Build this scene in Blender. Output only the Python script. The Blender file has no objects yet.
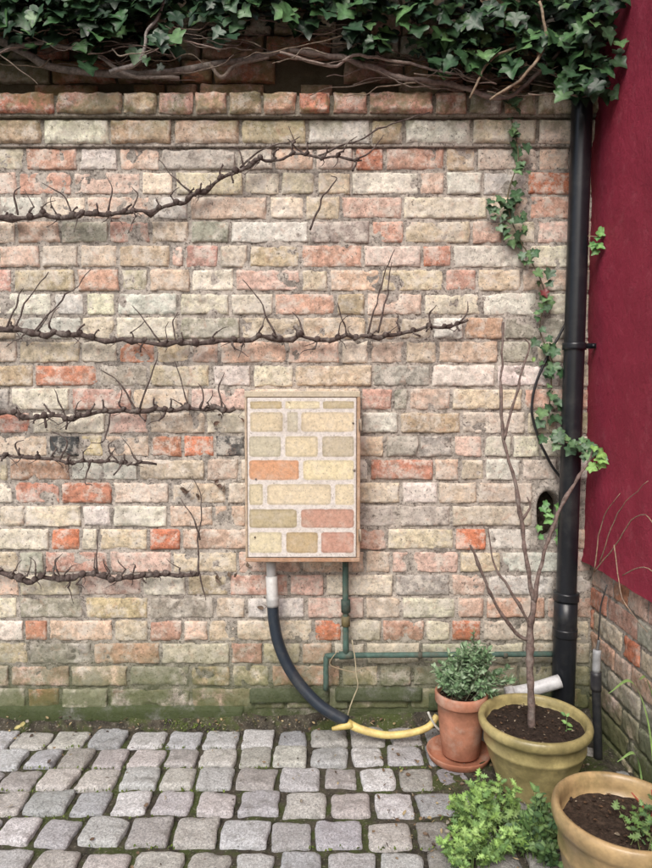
import bpy, math, random
import numpy as np
from mathutils import Vector
random.seed(7); rng=np.random.default_rng(7)
S=bpy.context.scene
# ---------------------------------------------------------------- camera
CAMH=1.137; CAMD=2.25; F=652.0; T=math.atan(34/652)
cd=bpy.data.cameras.new("camera"); cam=bpy.data.objects.new("camera",cd); S.collection.objects.link(cam)
cam.location=(0,-CAMD,CAMH); cam.rotation_euler=(math.pi/2-T,0,0)
cd.sensor_fit='VERTICAL'; cd.sensor_height=34.6; cd.sensor_width=34.6; cd.lens=34.6*652/868; cd.clip_end=200; cd.clip_start=0.02
S.camera=cam
S.view_settings.view_transform='Standard'; S.view_settings.look='None'; S.view_settings.exposure=0
# survey helpers: measurement in the photo -> metres on a vertical plane y=const / horizontal plane z=const
def _dir(px,py):
    a=px-326; b=-(py-434)
    return a, F*math.cos(T)+b*math.sin(T), -F*math.sin(T)+b*math.cos(T)
def W(px,py,y=0.0):
    a,b,c=_dir(px,py); s=(y+CAMD)/b
    return Vector((a*s,y,CAMH+c*s))
def G(px,py,z=0.0):
    a,b,c=_dir(px,py); s=(z-CAMH)/c
    return Vector((a*s,b*s-CAMD,z))
# ---------------------------------------------------------------- noise
def _h(ix,iy,iz,seed):
    h=(ix.astype(np.int64)*374761393+iy.astype(np.int64)*668265263+iz.astype(np.int64)*1442695041+seed*97531)&0xffffffff
    h=((h^(h>>13))*1274126177)&0xffffffff
    h=h^(h>>16)
    return (h&0xffffff)/float(0xffffff)
def vn(p,sc,seed=0):
    p=np.asarray(p,float)*sc+100.3; i=np.floor(p); f=p-i; f=f*f*(3-2*f); i=i.astype(np.int64)
    r=0
    for dx in (0,1):
        for dy in (0,1):
            for dz in (0,1):
                w=(f[:,0] if dx else 1-f[:,0])*(f[:,1] if dy else 1-f[:,1])*(f[:,2] if dz else 1-f[:,2])
                r=r+w*_h(i[:,0]+dx,i[:,1]+dy,i[:,2]+dz,seed)
    return r*2-1
def fbm(p,sc,seed=0,o=4,g=.5):
    r=0;a=1;t=0
    for k in range(o):
        r=r+a*vn(p,sc*2**k,seed+k*13); t+=a; a*=g
    return r/t
def sst(x): x=np.clip(x,0,1); return x*x*(3-2*x)
# ---------------------------------------------------------------- mesh builder
class MB:
    def __init__(s): s.v=[];s.c=[];s.q=[];s.t=[];s.n=[];s.k=0
    def add(s,v,col,quads=None,tris=None,ngons=None):
        v=np.asarray(v,float).reshape(-1,3); s.v.append(v)
        c=np.asarray(col,float)
        if c.ndim==1: c=np.tile(c[:3],(len(v),1))
        s.c.append(c[:,:3])
        if quads is not None: s.q.append(np.asarray(quads)+s.k)
        if tris is not None: s.t.append(np.asarray(tris)+s.k)
        if ngons is not None: s.n+= [[i+s.k for i in g] for g in ngons]
        s.k+=len(v)
    def obj(s,name,mat,smooth=True,parent=None,angle=None):
        me=bpy.data.meshes.new(name)
        v=np.concatenate(s.v); c=np.concatenate(s.c)
        loops=[];tot=[]
        if s.q: q=np.concatenate(s.q); loops.append(q.ravel()); tot.append(np.full(len(q),4))
        if s.t: t=np.concatenate(s.t); loops.append(t.ravel()); tot.append(np.full(len(t),3))
        if s.n: loops.append(np.array([i for g in s.n for i in g])); tot.append(np.array([len(g) for g in s.n]))
        loops=np.concatenate(loops).astype(np.int32); tot=np.concatenate(tot).astype(np.int32)
        st=np.concatenate([[0],np.cumsum(tot)[:-1]]).astype(np.int32)
        me.vertices.add(len(v)); me.vertices.foreach_set('co',v.ravel().astype(np.float32))
        me.loops.add(len(loops)); me.loops.foreach_set('vertex_index',loops)
        me.polygons.add(len(tot)); me.polygons.foreach_set('loop_start',st); me.polygons.foreach_set('loop_total',tot)
        me.polygons.foreach_set('use_smooth',np.full(len(tot),smooth))
        me.update(calc_edges=True)
        a=me.attributes.new('Col','FLOAT_COLOR','POINT')
        a.data.foreach_set('color',np.concatenate([c,np.ones((len(c),1))],1).ravel().astype(np.float32))
        me.materials.append(mat); me.validate()
        o=bpy.data.objects.new(name,me); S.collection.objects.link(o)
        if parent: o.parent=parent
        return o
def empty(name):
    o=bpy.data.objects.new(name,None); S.collection.objects.link(o); o.empty_display_size=.1; return o
def gridq(nu,nv):
    i=np.arange(nu-1)[:,None]; j=np.arange(nv-1)[None,:]
    a=(i*nv+j).ravel(); return np.stack([a,a+nv,a+nv+1,a+1],1)
def cat(pts,n=6):
    P=[np.array(p,float) for p in pts]
    if len(P)==2: 
        return np.array([P[0]+(P[1]-P[0])*t for t in np.linspace(0,1,n+1)])
    P=[2*P[0]-P[1]]+P+[2*P[-1]-P[-2]]; out=[]
    for i in range(1,len(P)-2):
        p0,p1,p2,p3=P[i-1:i+3]
        for t in np.linspace(0,1,n,endpoint=False):
            out.append(.5*((2*p1)+(-p0+p2)*t+(2*p0-5*p1+4*p2-p3)*t*t+(-p0+3*p1-3*p2+p3)*t**3))
    out.append(P[-2]); return np.array(out)
def tube(B,pts,rad,col,seg=8,n=6,jit=0.0,bump=0.0,seed=0):
    """pts list of 3-vectors; rad list or scalar"""
    pts=[tuple(p) for p in pts]
    if np.isscalar(rad): rad=[rad]*len(pts)
    Q=cat([tuple(p)+(r,) for p,r in zip(pts,rad)],n)
    C=Q[:,:3].copy(); R=np.maximum(Q[:,3],.0003)
    if jit: 
        for k in range(3): C[:,k]+=jit*vn(C,28,seed+k*7)*np.minimum(1,np.arange(len(C))/3)
    if bump: R=R*(1+bump*np.maximum(0,vn(C,60,seed+50))*1.6+bump*.5*vn(C,140,seed+3))
    t=np.gradient(C,axis=0); t/=np.linalg.norm(t,axis=1)[:,None]+1e-9
    u=np.cross(t[0],[0.3,1,.2]); u/=np.linalg.norm(u)+1e-9
    V=[]
    for i in range(len(C)):
        u=u-t[i]*np.dot(u,t[i]); u/=np.linalg.norm(u)+1e-9; w=np.cross(t[i],u)
        a=np.linspace(0,2*math.pi,seg,endpoint=False)
        V.append(C[i]+R[i]*(np.cos(a)[:,None]*u+np.sin(a)[:,None]*w))
    V=np.concatenate(V); m=len(C)
    i=np.arange(m-1)[:,None]; j=np.arange(seg)[None,:]
    a=i*seg+j; b=i*seg+(j+1)%seg
    q=np.stack([a,b,b+seg,a+seg],-1).reshape(-1,4)
    B.add(V,col,quads=q,ngons=[list(range(seg))[::-1],[(m-1)*seg+k for k in range(seg)]])
    return C
def lathe(B,prof,cx,cy,col,seg=72,wob=0.0,seed=0):
    P=np.array(prof,float); a=np.linspace(0,2*math.pi,seg,endpoint=False)
    V=np.stack([np.outer(P[:,0],np.cos(a)),np.outer(P[:,0],np.sin(a)),np.outer(P[:,1],np.ones(seg))],-1).reshape(-1,3)
    if wob: V[:,:2]*=(1+wob*fbm(V,6,seed,2))[:,None]
    V+=[cx,cy,0]
    i=np.arange(len(P)-1)[:,None]; j=np.arange(seg)[None,:]
    q=np.stack([i*seg+j,i*seg+(j+1)%seg,(i+1)*seg+(j+1)%seg,(i+1)*seg+j],-1).reshape(-1,4)
    B.add(V,col,quads=q)
def box(B,x0,x1,y0,y1,z0,z1,col,bev=.002):
    # bevelled box (chamfered on every edge)
    c=[(x0+x1)/2,(y0+y1)/2,(z0+z1)/2]; h=[(x1-x0)/2,(y1-y0)/2,(z1-z0)/2]; b=min(bev,min(h)*.49)
    V=[];idx={}
    for sx in(-1,1):
        for sy in(-1,1):
            for sz in(-1,1):
                for ax in range(3):
                    d=[b,b,b]; d[ax]=0
                    idx[(sx,sy,sz,ax)]=len(V)
                    V.append([c[0]+sx*(h[0]-d[0]),c[1]+sy*(h[1]-d[1]),c[2]+sz*(h[2]-d[2])])
    N=[]
    for ax in range(3):
        o=[k for k in range(3) if k!=ax]
        for s in(-1,1):
            r=[]
            for e,f in((-1,-1),(1,-1),(1,1),(-1,1)):
                k=[0,0,0];k[ax]=s;k[o[0]]=e;k[o[1]]=f; r.append(idx[(*k,ax)])
            if (s>0)==(ax==1): r=r[::-1]
            N.append(r)
        for e in(-1,1):
            for f in(-1,1):
                k1=[0,0,0];k1[o[0]]=e;k1[o[1]]=f;k2=list(k1);k1[ax]=-1;k2[ax]=1
                r=[idx[(*k1,o[0])],idx[(*k2,o[0])],idx[(*k2,o[1])],idx[(*k1,o[1])]]
                N.append(r)
    for sx in(-1,1):
        for sy in(-1,1):
            for sz in(-1,1): N.append([idx[(sx,sy,sz,a)] for a in range(3)])
    B.add(V,col,ngons=N)
# ---------------------------------------------------------------- materials
class NT:
    def __init__(s,name):
        s.m=bpy.data.materials.new(name); s.m.use_nodes=True; s.t=s.m.node_tree; s.n=s.t.nodes
        s.b=s.n['Principled BSDF']; s.tc=s.n.new('ShaderNodeTexCoord')
    def L(s,a,b): s.t.links.new(a,b)
    def put(s,sock,v):
        if isinstance(v,bpy.types.NodeSocket): s.L(v,sock)
        elif isinstance(v,(tuple,list)): sock.default_value=tuple(v)+((1,) if len(v)==3 and len(sock.default_value)==4 else ())
        else: sock.default_value=v
    def noise(s,sc,det=5,ro=.6,out='Fac',dist=0):
        n=s.n.new('ShaderNodeTexNoise'); n.inputs['Scale'].default_value=sc; n.inputs['Detail'].default_value=det
        n.inputs['Roughness'].default_value=ro; n.inputs['Distortion'].default_value=dist; s.L(s.tc.outputs['Object'],n.inputs['Vector']); return n.outputs[out]
    def ramp(s,v,a,b,x=0.,y=1.):
        n=s.n.new('ShaderNodeMapRange'); s.put(n.inputs[0],v); n.inputs[1].default_value=a; n.inputs[2].default_value=b; n.inputs[3].default_value=x; n.inputs[4].default_value=y; n.interpolation_type='SMOOTHSTEP'; return n.outputs[0]
    def math(s,op,a,b=0.):
        n=s.n.new('ShaderNodeMath'); n.operation=op; s.put(n.inputs[0],a); s.put(n.inputs[1],b); return n.outputs[0]
    def mix(s,f,a,b,mode='MIX'):
        n=s.n.new('ShaderNodeMix'); n.data_type='RGBA'; n.blend_type=mode
        s.put(n.inputs[0],f); s.put(n.inputs[6],a); s.put(n.inputs[7],b); return n.outputs[2]
    def gray(s,v):
        n=s.n.new('ShaderNodeCombineColor'); 
        for k in range(3): s.L(v,n.inputs[k])
        return n.outputs[0]
    def attr(s):
        n=s.n.new('ShaderNodeAttribute'); n.attribute_name='Col'; return n.outputs['Color']
    def z(s):
        n=s.n.new('ShaderNodeSeparateXYZ'); s.L(s.tc.outputs['Object'],n.inputs[0]); return n.outputs[2]
    def bump(s,h,d=.002,st=.6,prev=None):
        n=s.n.new('ShaderNodeBump'); n.inputs['Distance'].default_value=d; n.inputs['Strength'].default_value=st; s.L(h,n.inputs['Height'])
        if prev: s.L(prev,n.inputs['Normal'])
        return n.outputs[0]
    def done(s,col,rough=.85,nrm=None,spec=.3,metal=0.):
        s.put(s.b.inputs['Base Color'],col); s.put(s.b.inputs['Roughness'],rough); s.b.inputs['Specular IOR Level'].default_value=spec; s.b.inputs['Metallic'].default_value=metal
        if nrm: s.L(nrm,s.b.inputs['Normal'])
        return s.m
def mat_brick(name,lime=.66,dirt=1.0):
    t=NT(name); c=t.attr()
    g=t.noise(46,6,.78); c=t.mix(1.,c,t.gray(t.ramp(g,.30,.70,.55,1.30)),'MULTIPLY')
    c=t.mix(t.math('MULTIPLY',t.ramp(t.noise(21,5,.76),.46,.62),lime),c,(.78,.725,.64))
    c=t.mix(t.math('MULTIPLY',t.ramp(t.noise(3.2,5,.75),.50,.62),.30*dirt),c,(.80,.76,.70))
    c=t.mix(t.math('MULTIPLY',t.ramp(t.noise(29,4,.7,dist=.5),.55,.7),.34),c,(.56,.31,.21))
    c=t.mix(t.math('MULTIPLY',t.ramp(t.noise(6,5,.78),.53,.68),.42*dirt),c,(.26,.24,.19))
    c=t.mix(t.math('MULTIPLY',t.ramp(t.noise(110,3,.75),.59,.67),.75),c,(.10,.085,.07))
    lo=t.math('MULTIPLY',t.ramp(t.z(),.46,.02),t.ramp(t.noise(9,5,.7),.26,.52))
    c=t.mix(t.math('MULTIPLY',lo,.9),c,(.10,.125,.045))
    hi=t.math('MULTIPLY',t.ramp(t.z(),1.98,2.1),t.ramp(t.noise(13,5,.7),.42,.58))
    c=t.mix(t.math('MULTIPLY',hi,.66),c,(.19,.19,.085))
    n=t.bump(t.noise(75,5,.8),.007,.8)
    return t.done(c,.92,n,.2)
def mat_mortar(name,base=(.66,.60,.53)):
    t=NT(name)
    c=t.mix(t.ramp(t.noise(14,5,.78),.38,.64),base,tuple(x*.42 for x in base))
    c=t.mix(t.math('MULTIPLY',t.ramp(t.noise(45,4,.75),.5,.66),.55),c,tuple(x*1.22 for x in base))
    c=t.mix(t.math('MULTIPLY',t.ramp(t.noise(105,3,.78),.54,.63),.85),c,(.12,.10,.085))
    lo=t.math('MULTIPLY',t.ramp(t.z(),.46,.0),t.ramp(t.noise(9,5,.7),.24,.5))
    c=t.mix(t.math('MULTIPLY',lo,.92),c,(.075,.10,.035))
    hi=t.math('MULTIPLY',t.ramp(t.z(),1.96,2.1),.55); c=t.mix(hi,c,(.13,.12,.07))
    n=t.bump(t.noise(95,5,.83),.009,.95)
    return t.done(c,.95,n,.15)
def mat_simple(name,var=.25,sc=20,rough=.6,spec=.4,bd=.001,bs=80,metal=0.,dirt=None,dirtf=.5):
    t=NT(name); c=t.attr()
    c=t.mix(1.,c,t.gray(t.ramp(t.noise(sc,4,.7),.25,.75,1-var,1+var)),'MULTIPLY')
    if dirt: c=t.mix(t.math('MULTIPLY',t.ramp(t.noise(sc*.6,5,.75),.45,.7),dirtf),c,dirt)
    n=t.bump(t.noise(bs,3,.6),bd,.6)
    return t.done(c,rough,n,spec,metal)
M_brick=mat_brick('old_brick'); M_mort=mat_mortar('lime_mortar')
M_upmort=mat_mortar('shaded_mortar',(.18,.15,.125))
M_side=mat_brick('side_brick',.4,.8)
M_leaf=mat_simple('ivy_leaf',.35,60,.42,.45,.0008,120)
M_leafs=mat_simple('soft_leaf',.25,80,.55,.35,.0005,150)
M_bark=mat_simple('vine_bark',.5,70,.9,.15,.002,220,dirt=(.30,.27,.24),dirtf=.6)
M_black=mat_simple('black_plastic',.2,15,.30,.5,.0002,60,dirt=(.05,.05,.048),dirtf=.5)
M_hose=mat_simple('hose_plastic',.15,30,.42,.5,.0002,200,dirt=(.09,.085,.075),dirtf=.35)
M_yel=mat_simple('yellow_plastic',.2,30,.45,.5,.0004,120,dirt=(.35,.27,.12),dirtf=.5)
M_cop=mat_simple('verdigris_pipe',.35,40,.7,.4,.0006,160,dirt=(.12,.11,.08),dirtf=.7)
# weathered cabinet paint: faded, streaked, grimy
t=NT('cabinet_paint'); c=t.attr()
c=t.mix(1.,c,t.gray(t.ramp(t.noise(70,5,.8),.3,.7,.80,1.16)),'MULTIPLY')
c=t.mix(t.math('MULTIPLY',t.ramp(t.noise(22,5,.78),.45,.68),.26),c,(.72,.67,.60))
c=t.mix(t.math('MULTIPLY',t.ramp(t.noise(9,5,.8),.52,.7),.36),c,(.34,.28,.20))
c=t.mix(t.math('MULTIPLY',t.ramp(t.noise(160,2,.7),.60,.68),.5),c,(.20,.16,.12))
M_paint=t.done(c,.5,t.bump(t.noise(120,4,.7),.0012,.6),.35)
M_terra=mat_simple('terracotta',.28,16,.75,.25,.0012,90,dirt=(.50,.42,.35),dirtf=.5)
M_glaze=mat_simple('olive_glaze',.35,14,.34,.5,.002,40,dirt=(.16,.14,.06),dirtf=.6)
M_soil=mat_simple('soil',.6,120,.9,.25,.006,150,dirt=(.02,.014,.01),dirtf=.8)
# ---------------------------------------------------------------- palette
BUFF=(.67,.57,.43);CREAM=(.77,.69,.56);PALE=(.78,.735,.655);PINK=(.63,.39,.30);RED=(.58,.27,.18);ORG=(.66,.25,.14);GREY=(.42,.39,.33);TAN=(.57,.46,.31);DARK=(.09,.09,.095);PPK=(.71,.53,.42)
def jit(c,a=.12,h=.05):
    k=1+random.uniform(-a,a); return tuple(max(.01,x*k*(1+random.uniform(-h,h))) for x in c)
def brick(B,u0,u1,v0,v1,col,prot,fm,seed,deep=.03,rnd=.0038,rough=1.0):
    L=u1-u0;H=v1-v0
    nu=max(5,int(L/.0068)); nv=9
    us=np.concatenate([[0,0,.002],np.linspace(.006,L-.006,nu),[L-.002,L,L]])
    vs=np.concatenate([[0,0,.002],np.linspace(.006,H-.006,nv),[H-.002,H,H]])
    U,V=np.meshgrid(us,vs,indexing='ij'); sh=U.shape; U=U.ravel();V=V.ravel()
    P=np.stack([U+u0,V+v0,np.full_like(U,seed*.37)],1)
    rc=.008; qx=np.abs(U-L/2)-L/2+rc; qz=np.abs(V-H/2)-H/2+rc
    d=-(np.hypot(np.maximum(qx,0),np.maximum(qz,0))+np.minimum(np.maximum(qx,qz),0)-rc)
    d=d+fbm(P,45,3,3)*.0050*rough
    w=prot*(.35+.65*sst(d/rnd))
    w+=fbm(P,80,9,3)*.0030*rough
    chip=np.maximum(0,fbm(P,16,21,3)-.28); w-=chip*.026*rough
    w+=(U/L-.5)*random.uniform(-.002,.002)+(V/H-.5)*random.uniform(-.002,.002)
    e=np.zeros(sh,bool);e[0,:]=e[-1,:]=True;e[:,0]=e[:,-1]=True;e=e.ravel()
    w=np.where(e,-deep,w)
    du=vn(P,22,31)*.0028*rough+vn(P,70,33)*.0014; dv=vn(P,22,41)*.0024*rough+vn(P,70,43)*.0014
    cc=np.array(col)[None,:]*(1+.16*fbm(P,9,51,3))[:,None]
    B.add(fm(P[:,0]+du,P[:,1]+dv,w),cc,quads=gridq(*sh))
def fill(a,b,ph):
    """split the run a..b into stretchers and headers"""
    L=b-a
    if L<.05: return [(a,b)]
    seq=[];t=0;st=.226;hd=.116
    while t<L-.05:
        k=hd if random.random()<ph else st
        k*=random.uniform(.96,1.04); seq.append(k); t+=k
    s=L/t
    if len(seq)>1 and s<.86:
        t-=seq.pop(); s=L/t
        if s>1.3: seq.append(hd); s=L/(t+hd)
    out=[];x=a
    for k in seq: out.append((x,x+k*s)); x+=k*s
    return out
Z0=1.990; CP=.081
def frame_back(y0): return lambda u,v,w: np.stack([u,y0-w,v],1)
# ---------------------------------------------------------------- brick wall
wall=empty('brick_wall')
fixed=[ # px span, py, colour
(26,78,159,PINK),(120,160,158,PPK),(355,384,162,RED),(78,140,183,PPK),(20,72,183,PINK),(110,160,187,BUFF),(528,574,187,ORG),(420,444,187,PPK),(445,482,187,PALE),
(0,44,205,PALE),(190,268,209,BUFF),(342,402,211,PPK),(530,572,214,PINK),(88,150,211,PPK),
(18,60,235,PPK),(110,150,232,PINK),(310,370,234,GREY),(186,218,256,PINK),(423,451,258,ORG),(250,300,256,TAN),(120,170,258,TAN),(0,40,258,PPK),
(150,190,280,PPK),(236,300,281,PPK),(330,380,281,PPK),(478,520,281,BUFF),(78,120,281,PINK),(275,335,304,PINK),(180,230,306,CREAM),
(465,503,329,PINK),(180,240,326,GREY),(120,155,351,RED),(20,80,350,BUFF),(150,182,351,PINK),(192,219,352,PINK),(288,340,353,PPK),(370,404,353,PPK),(36,99,372,RED),(374,430,376,GREY),(150,210,373,BUFF),
(72,132,397,PINK),(362,392,398,PINK),(500,534,352,GREY),(410,450,398,PPK),(402,460,422,TAN),(362,398,421,PALE),(0,30,420,RED),(150,205,420,BUFF),
(50,80,443,DARK),(185,214,442,ORG),(220,245,445,DARK),(105,150,443,PPK),(152,182,443,RED),(420,452,445,GREY),
(370,433,469,RED),(10,70,467,PINK),(486,520,469,PALE),(15,60,490,RED),(64,112,490,RED),(402,437,493,PALE),(0,25,515,BUFF),(170,213,512,PPK),
(52,80,537,ORG),(152,181,538,ORG),(400,450,517,GREY),(455,486,542,ORG),(100,148,538,BUFF),(20,44,561,GREY),(366,390,563,PPK),(460,500,563,BUFF),
(82,142,583,PPK),(230,288,583,PINK),(395,450,585,GREY),(20,84,605,GREY),(486,545,608,PINK),(150,214,605,GREY),(366,400,608,BUFF),
(26,48,628,RED),(150,182,628,PINK),(210,235,628,BUFF),(315,341,629,ORG),(383,424,632,PINK),(452,481,632,ORG),(540,560,608,PPK),
(100,160,651,PINK),(30,92,651,GREY),(232,262,651,PINK),(262,300,651,BUFF),(366,420,651,CREAM),(130,190,673,GREY),(414,450,676,GREY),(450,480,676,PINK),
(28,60,693,RED),(110,190,693,GREY),(380,411,677,GREY),(232,270,672,BUFF)]
XL=-2.5; XR=.93
hole=(W(549,516).x,W(549,516).z,.050,.098)
B=MB(); BC=[(CREAM,.28),(BUFF,.27),(PALE,.11),(PPK,.18),(PINK,.07),(TAN,.06),(GREY,.05)]
def pick(tbl):
    r=random.random()*sum(w for _,w in tbl)
    for c,w in tbl:
        r-=w
        if r<=0: return c
    return tbl[0][0]
rows=[(Z0-(i+1)*CP,Z0-i*CP,0.0) for i in range(24)]
for ri,(z0,z1,yy) in enumerate(rows):
    fx=[]
    for a,b,py,c in fixed:
        z=W(326,py).z
        if z0<=z<z1: fx.append((W(a-1,py).x,W(b+1,py).x,c))
    fx.sort(key=lambda q:q[0]); cur=XL; spans=[]
    for a,b,c in fx:
        if a<cur-.02: continue
        if a-cur<.04: a=cur
        else: spans+= [(p,q,None) for p,q in fill(cur,a,.28 if ri%3 else .5)]
        spans.append((a,b,c)); cur=b
    spans+=[(p,q,None) for p,q in fill(cur,XR,.28 if ri%3 else .5)]
    for a,b,c in spans:
        cx=(a+b)/2; cz=(z0+z1)/2
        if abs(cx-hole[0])<(b-a)/2+hole[2]*.6 and abs(cz-hole[1])<hole[3]+.02: 
            if a<hole[0]-hole[2]-.04: b=hole[0]-hole[2]-.008
            else: continue
        col=jit(c or pick(BC),.10 if c else .16)
        j=random.uniform(.0045,.0075); k=random.uniform(.0045,.007)
        brick(B,a+j,b-j,z0+k,z1-k,col,random.uniform(.0045,.0100),frame_back(0),random.randint(0,9999))
B.obj('bricks',M_brick,parent=wall)
# mortar bed
B=MB(); xs=np.arange(XL,XR+.05,.009); zs=np.arange(-.05,Z0+.02,.009)
X,Z=np.meshgrid(xs,zs,indexing='ij'); sh=X.shape; P=np.stack([X.ravel(),Z.ravel(),0*X.ravel()],1)
w=.0014+fbm(P,34,77,4)*.0075+fbm(P,6,5,2)*.003
q=gridq(*sh); cc=P[q].mean(1); inside=((cc[:,0]-hole[0])/hole[2])**2+((cc[:,1]-hole[1])/hole[3])**2<1.
B.add(np.stack([P[:,0],-w,P[:,1]],1),(.4,.36,.3),quads=q[~inside]); B.obj('mortar',M_mort,parent=wall)
# rough mortared reveal of the opening
B=MB(); n=48; an=np.linspace(0,2*math.pi,n,endpoint=False); R=[]
for s_,y_ in[(1.16,-.001),(1.06,-.009),(.93,-.006),(.86,.01),(.84,.05),(.84,.10)]:
    f=s_*(1+.04*np.array([math.sin(3*k+1)+.6*math.sin(5*k) for k in an])); R.append(np.stack([hole[0]+hole[2]*f*np.sign(np.cos(an))*np.abs(np.cos(an))**.8,np.full(n,y_),hole[1]+hole[3]*f*np.sign(np.sin(an))*np.abs(np.sin(an))**.8],1))
i=np.arange(5)[:,None];j=np.arange(n)[None,:]
B.add(np.concatenate(R),(.4,.4,.4),quads=np.stack([i*n+j,(i+1)*n+j,(i+1)*n+(j+1)%n,i*n+(j+1)%n],-1).reshape(-1,4)); B.obj('opening_reveal',M_mort,parent=wall)
# cement fillets at the foot of the wall
B=MB()
def slab(px0,px1,py0,py1,pr_,sd):
    a=W(px0,py0);b=W(px1,py1); us=np.linspace(a.x,b.x,max(8,int((b.x-a.x)/.012))); vs=np.linspace(b.z,a.z,7)
    U,V=np.meshgrid(us,vs,indexing='ij'); P=np.stack([U.ravel(),V.ravel(),U.ravel()*0+sd],1)
    e=np.minimum(np.minimum(P[:,0]-a.x,b.x-P[:,0])/.012,np.minimum(P[:,1]-b.z,a.z-P[:,1])/.008)
    w=-.012+(pr_+.012)*sst(e)+fbm(P,25,3,3)*.003
    B.add(np.stack([P[:,0],-w,P[:,1]+vn(P,14,3)*.003],1),(.4,.4,.4),quads=gridq(*U.shape))
slab(248,332,687,703,.022,1); slab(333,424,686,701,.024,2); slab(426,560,690,712,.016,3); slab(-200,246,703,724,.016,4)
B.obj('cement_fillet',mat_mortar('old_cement',(.31,.31,.29)),parent=wall)
# back body of the wall (dark cavity behind the opening)
B=MB(); dk=(.07,.055,.042)
box(B,XL,hole[0]-.075,.022,.34,-.05,2.08,dk); box(B,hole[0]+.075,XR+.2,.022,.34,-.05,2.08,dk)
box(B,hole[0]-.075,hole[0]+.075,.022,.34,-.05,hole[1]-.13,dk); box(B,hole[0]-.075,hole[0]+.075,.022,.34,hole[1]+.13,2.08,dk)
box(B,hole[0]-.075,hole[0]+.075,.085,.34,hole[1]-.13,hole[1]+.13,dk)
B.obj('wall_core',mat_simple('core',.6,30,.95,.1,.01,60),parent=wall)
# coping courses
B=MB()
COP=[(GREY,.2),(TAN,.25),(BUFF,.2),(CREAM,.06),(PINK,.18),(RED,.07),(PPK,.08)]
def course(B,z0,z1,y0,tbl,ph,over=[],prot=.006,a0=XL,rough=1.,deep=.05,gapk=.006,skip=0):
    for a,b in fill(a0,XR,ph):
        if random.random()<skip: continue
        cx=(a+b)/2; c=pick(tbl)
        for p,q_,cc in over:
            if p<cx<q_: c=cc
        brick(B,a+gapk,b-gapk,z0+.005,z1-.005,jit(c,.18),prot+random.uniform(-.004,.005),frame_back(y0),random.randint(0,9999),deep=deep,rough=rough,rnd=.007)
def xx(p,py=133): return W(p,py).x
course(B,Z0+.001,Z0+.088,-.012,[(CREAM,.35),(BUFF,.2),(PALE,.2),(TAN,.2),(PPK,.1)],.15,[(xx(160),xx(228),PPK),(xx(300),xx(345),PALE)],prot=.013)
course(B,Z0+.090,Z0+.165,-.034,COP,.72,[(xx(318),xx(352),RED),(xx(345),xx(384),PINK),(xx(515),xx(560),PINK)],rough=1.7,prot=.018)
B.obj('coping_bricks',M_brick,parent=wall)
B=MB()
box(B,XL,XR,-.015,.3,Z0-.004,Z0+.085,(.3,.3,.3)); box(B,XL,XR,-.036,.3,Z0+.086,Z0+.154,(.3,.3,.3))
B.obj('coping_mortar',M_mort,parent=wall,smooth=False)
# set-back upper part under the ivy
B=MB(); UP=[(PINK,.4),(RED,.3),(TAN,.2),(GREY,.2)]
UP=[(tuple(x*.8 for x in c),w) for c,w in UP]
for k in range(10):
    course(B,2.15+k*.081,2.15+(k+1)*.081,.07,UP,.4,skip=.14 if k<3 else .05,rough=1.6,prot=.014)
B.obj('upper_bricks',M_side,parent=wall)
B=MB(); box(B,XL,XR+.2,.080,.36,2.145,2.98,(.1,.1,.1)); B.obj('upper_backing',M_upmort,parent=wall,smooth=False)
# ---------------------------------------------------------------- magenta side wall
side=empty('magenta_painted_wall')
MX=.898; ZB=.579
t=NT('magenta_render'); c=t.mix(t.ramp(t.noise(2.2,6,.7),.3,.7),(.29,.024,.054),(.39,.038,.078))
c=t.mix(t.math('MULTIPLY',t.ramp(t.noise(17,6,.8),.5,.7),.45),c,(.46,.10,.14))
c=t.mix(t.math('MULTIPLY',t.ramp(t.noise(60,4,.8),.58,.68),.55),c,(.16,.014,.032))
n=t.bump(t.noise(45,6,.8),.012,.9); n=t.bump(t.noise(8,3,.5),.03,.4,n)
M_mag=t.done(c,.65,n,.3)
B=MB()
ys=np.arange(.12,-3.3,-.02); zs=np.arange(ZB,3.4,.02)
Y,Z=np.meshgrid(ys,zs,indexing='ij'); P=np.stack([Y.ravel(),Z.ravel(),0*Y.ravel()],1)
lip=.006*np.exp(-(P[:,1]-ZB)/.03)*(1+vn(P,20,3))
w=fbm(P,3,8,4)*.012+fbm(P,25,3,3)*.0018+lip
zz=P[:,1]+np.where(P[:,1]<ZB+.001,.004*vn(P,14,5),0)
B.add(np.stack([MX-w,P[:,0],zz],1),(1,1,1),quads=gridq(*Y.shape)[:,::-1])
B.obj('render_face',M_mag,parent=side)
B=MB(); box(B,MX+.015,1.25,-3.3,.119,ZB+.004,3.41,(1,1,1),.001); B.obj('render_body',M_mag,parent=side,smooth=False)
B=MB(); SB=[(PINK,.35),(RED,.15),(PPK,.3),(BUFF,.2),(ORG,.04),(GREY,.1)]
fs=lambda u,v,w: np.stack([.935-w,-u,v],1)
for k in range(8):
    z0=ZB-.012-(k+1)*.078
    off=random.uniform(-.2,0)
    for a,b in fill(-.02+off,3.3,.45):
        a=max(a,-.02)
        if b-a<.03: continue
        brick(B,a+.005,b-.005,z0+.005,z0+.073,jit(pick(SB),.15),random.uniform(.005,.010),fs,random.randint(0,9999))
B.obj('plinth_bricks',M_side,parent=side)
B=MB(); us=np.arange(-.02,3.3,.012); vs=np.arange(-.06,ZB+.005,.012); U,V=np.meshgrid(us,vs,indexing='ij')
P=np.stack([U.ravel(),V.ravel(),0*U.ravel()],1); w=.002+fbm(P,32,17,3)*.004
B.add(fs(P[:,0],P[:,1],w),(.4,.4,.4),quads=gridq(*U.shape)); B.obj('plinth_mortar',M_mort,parent=side)
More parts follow.
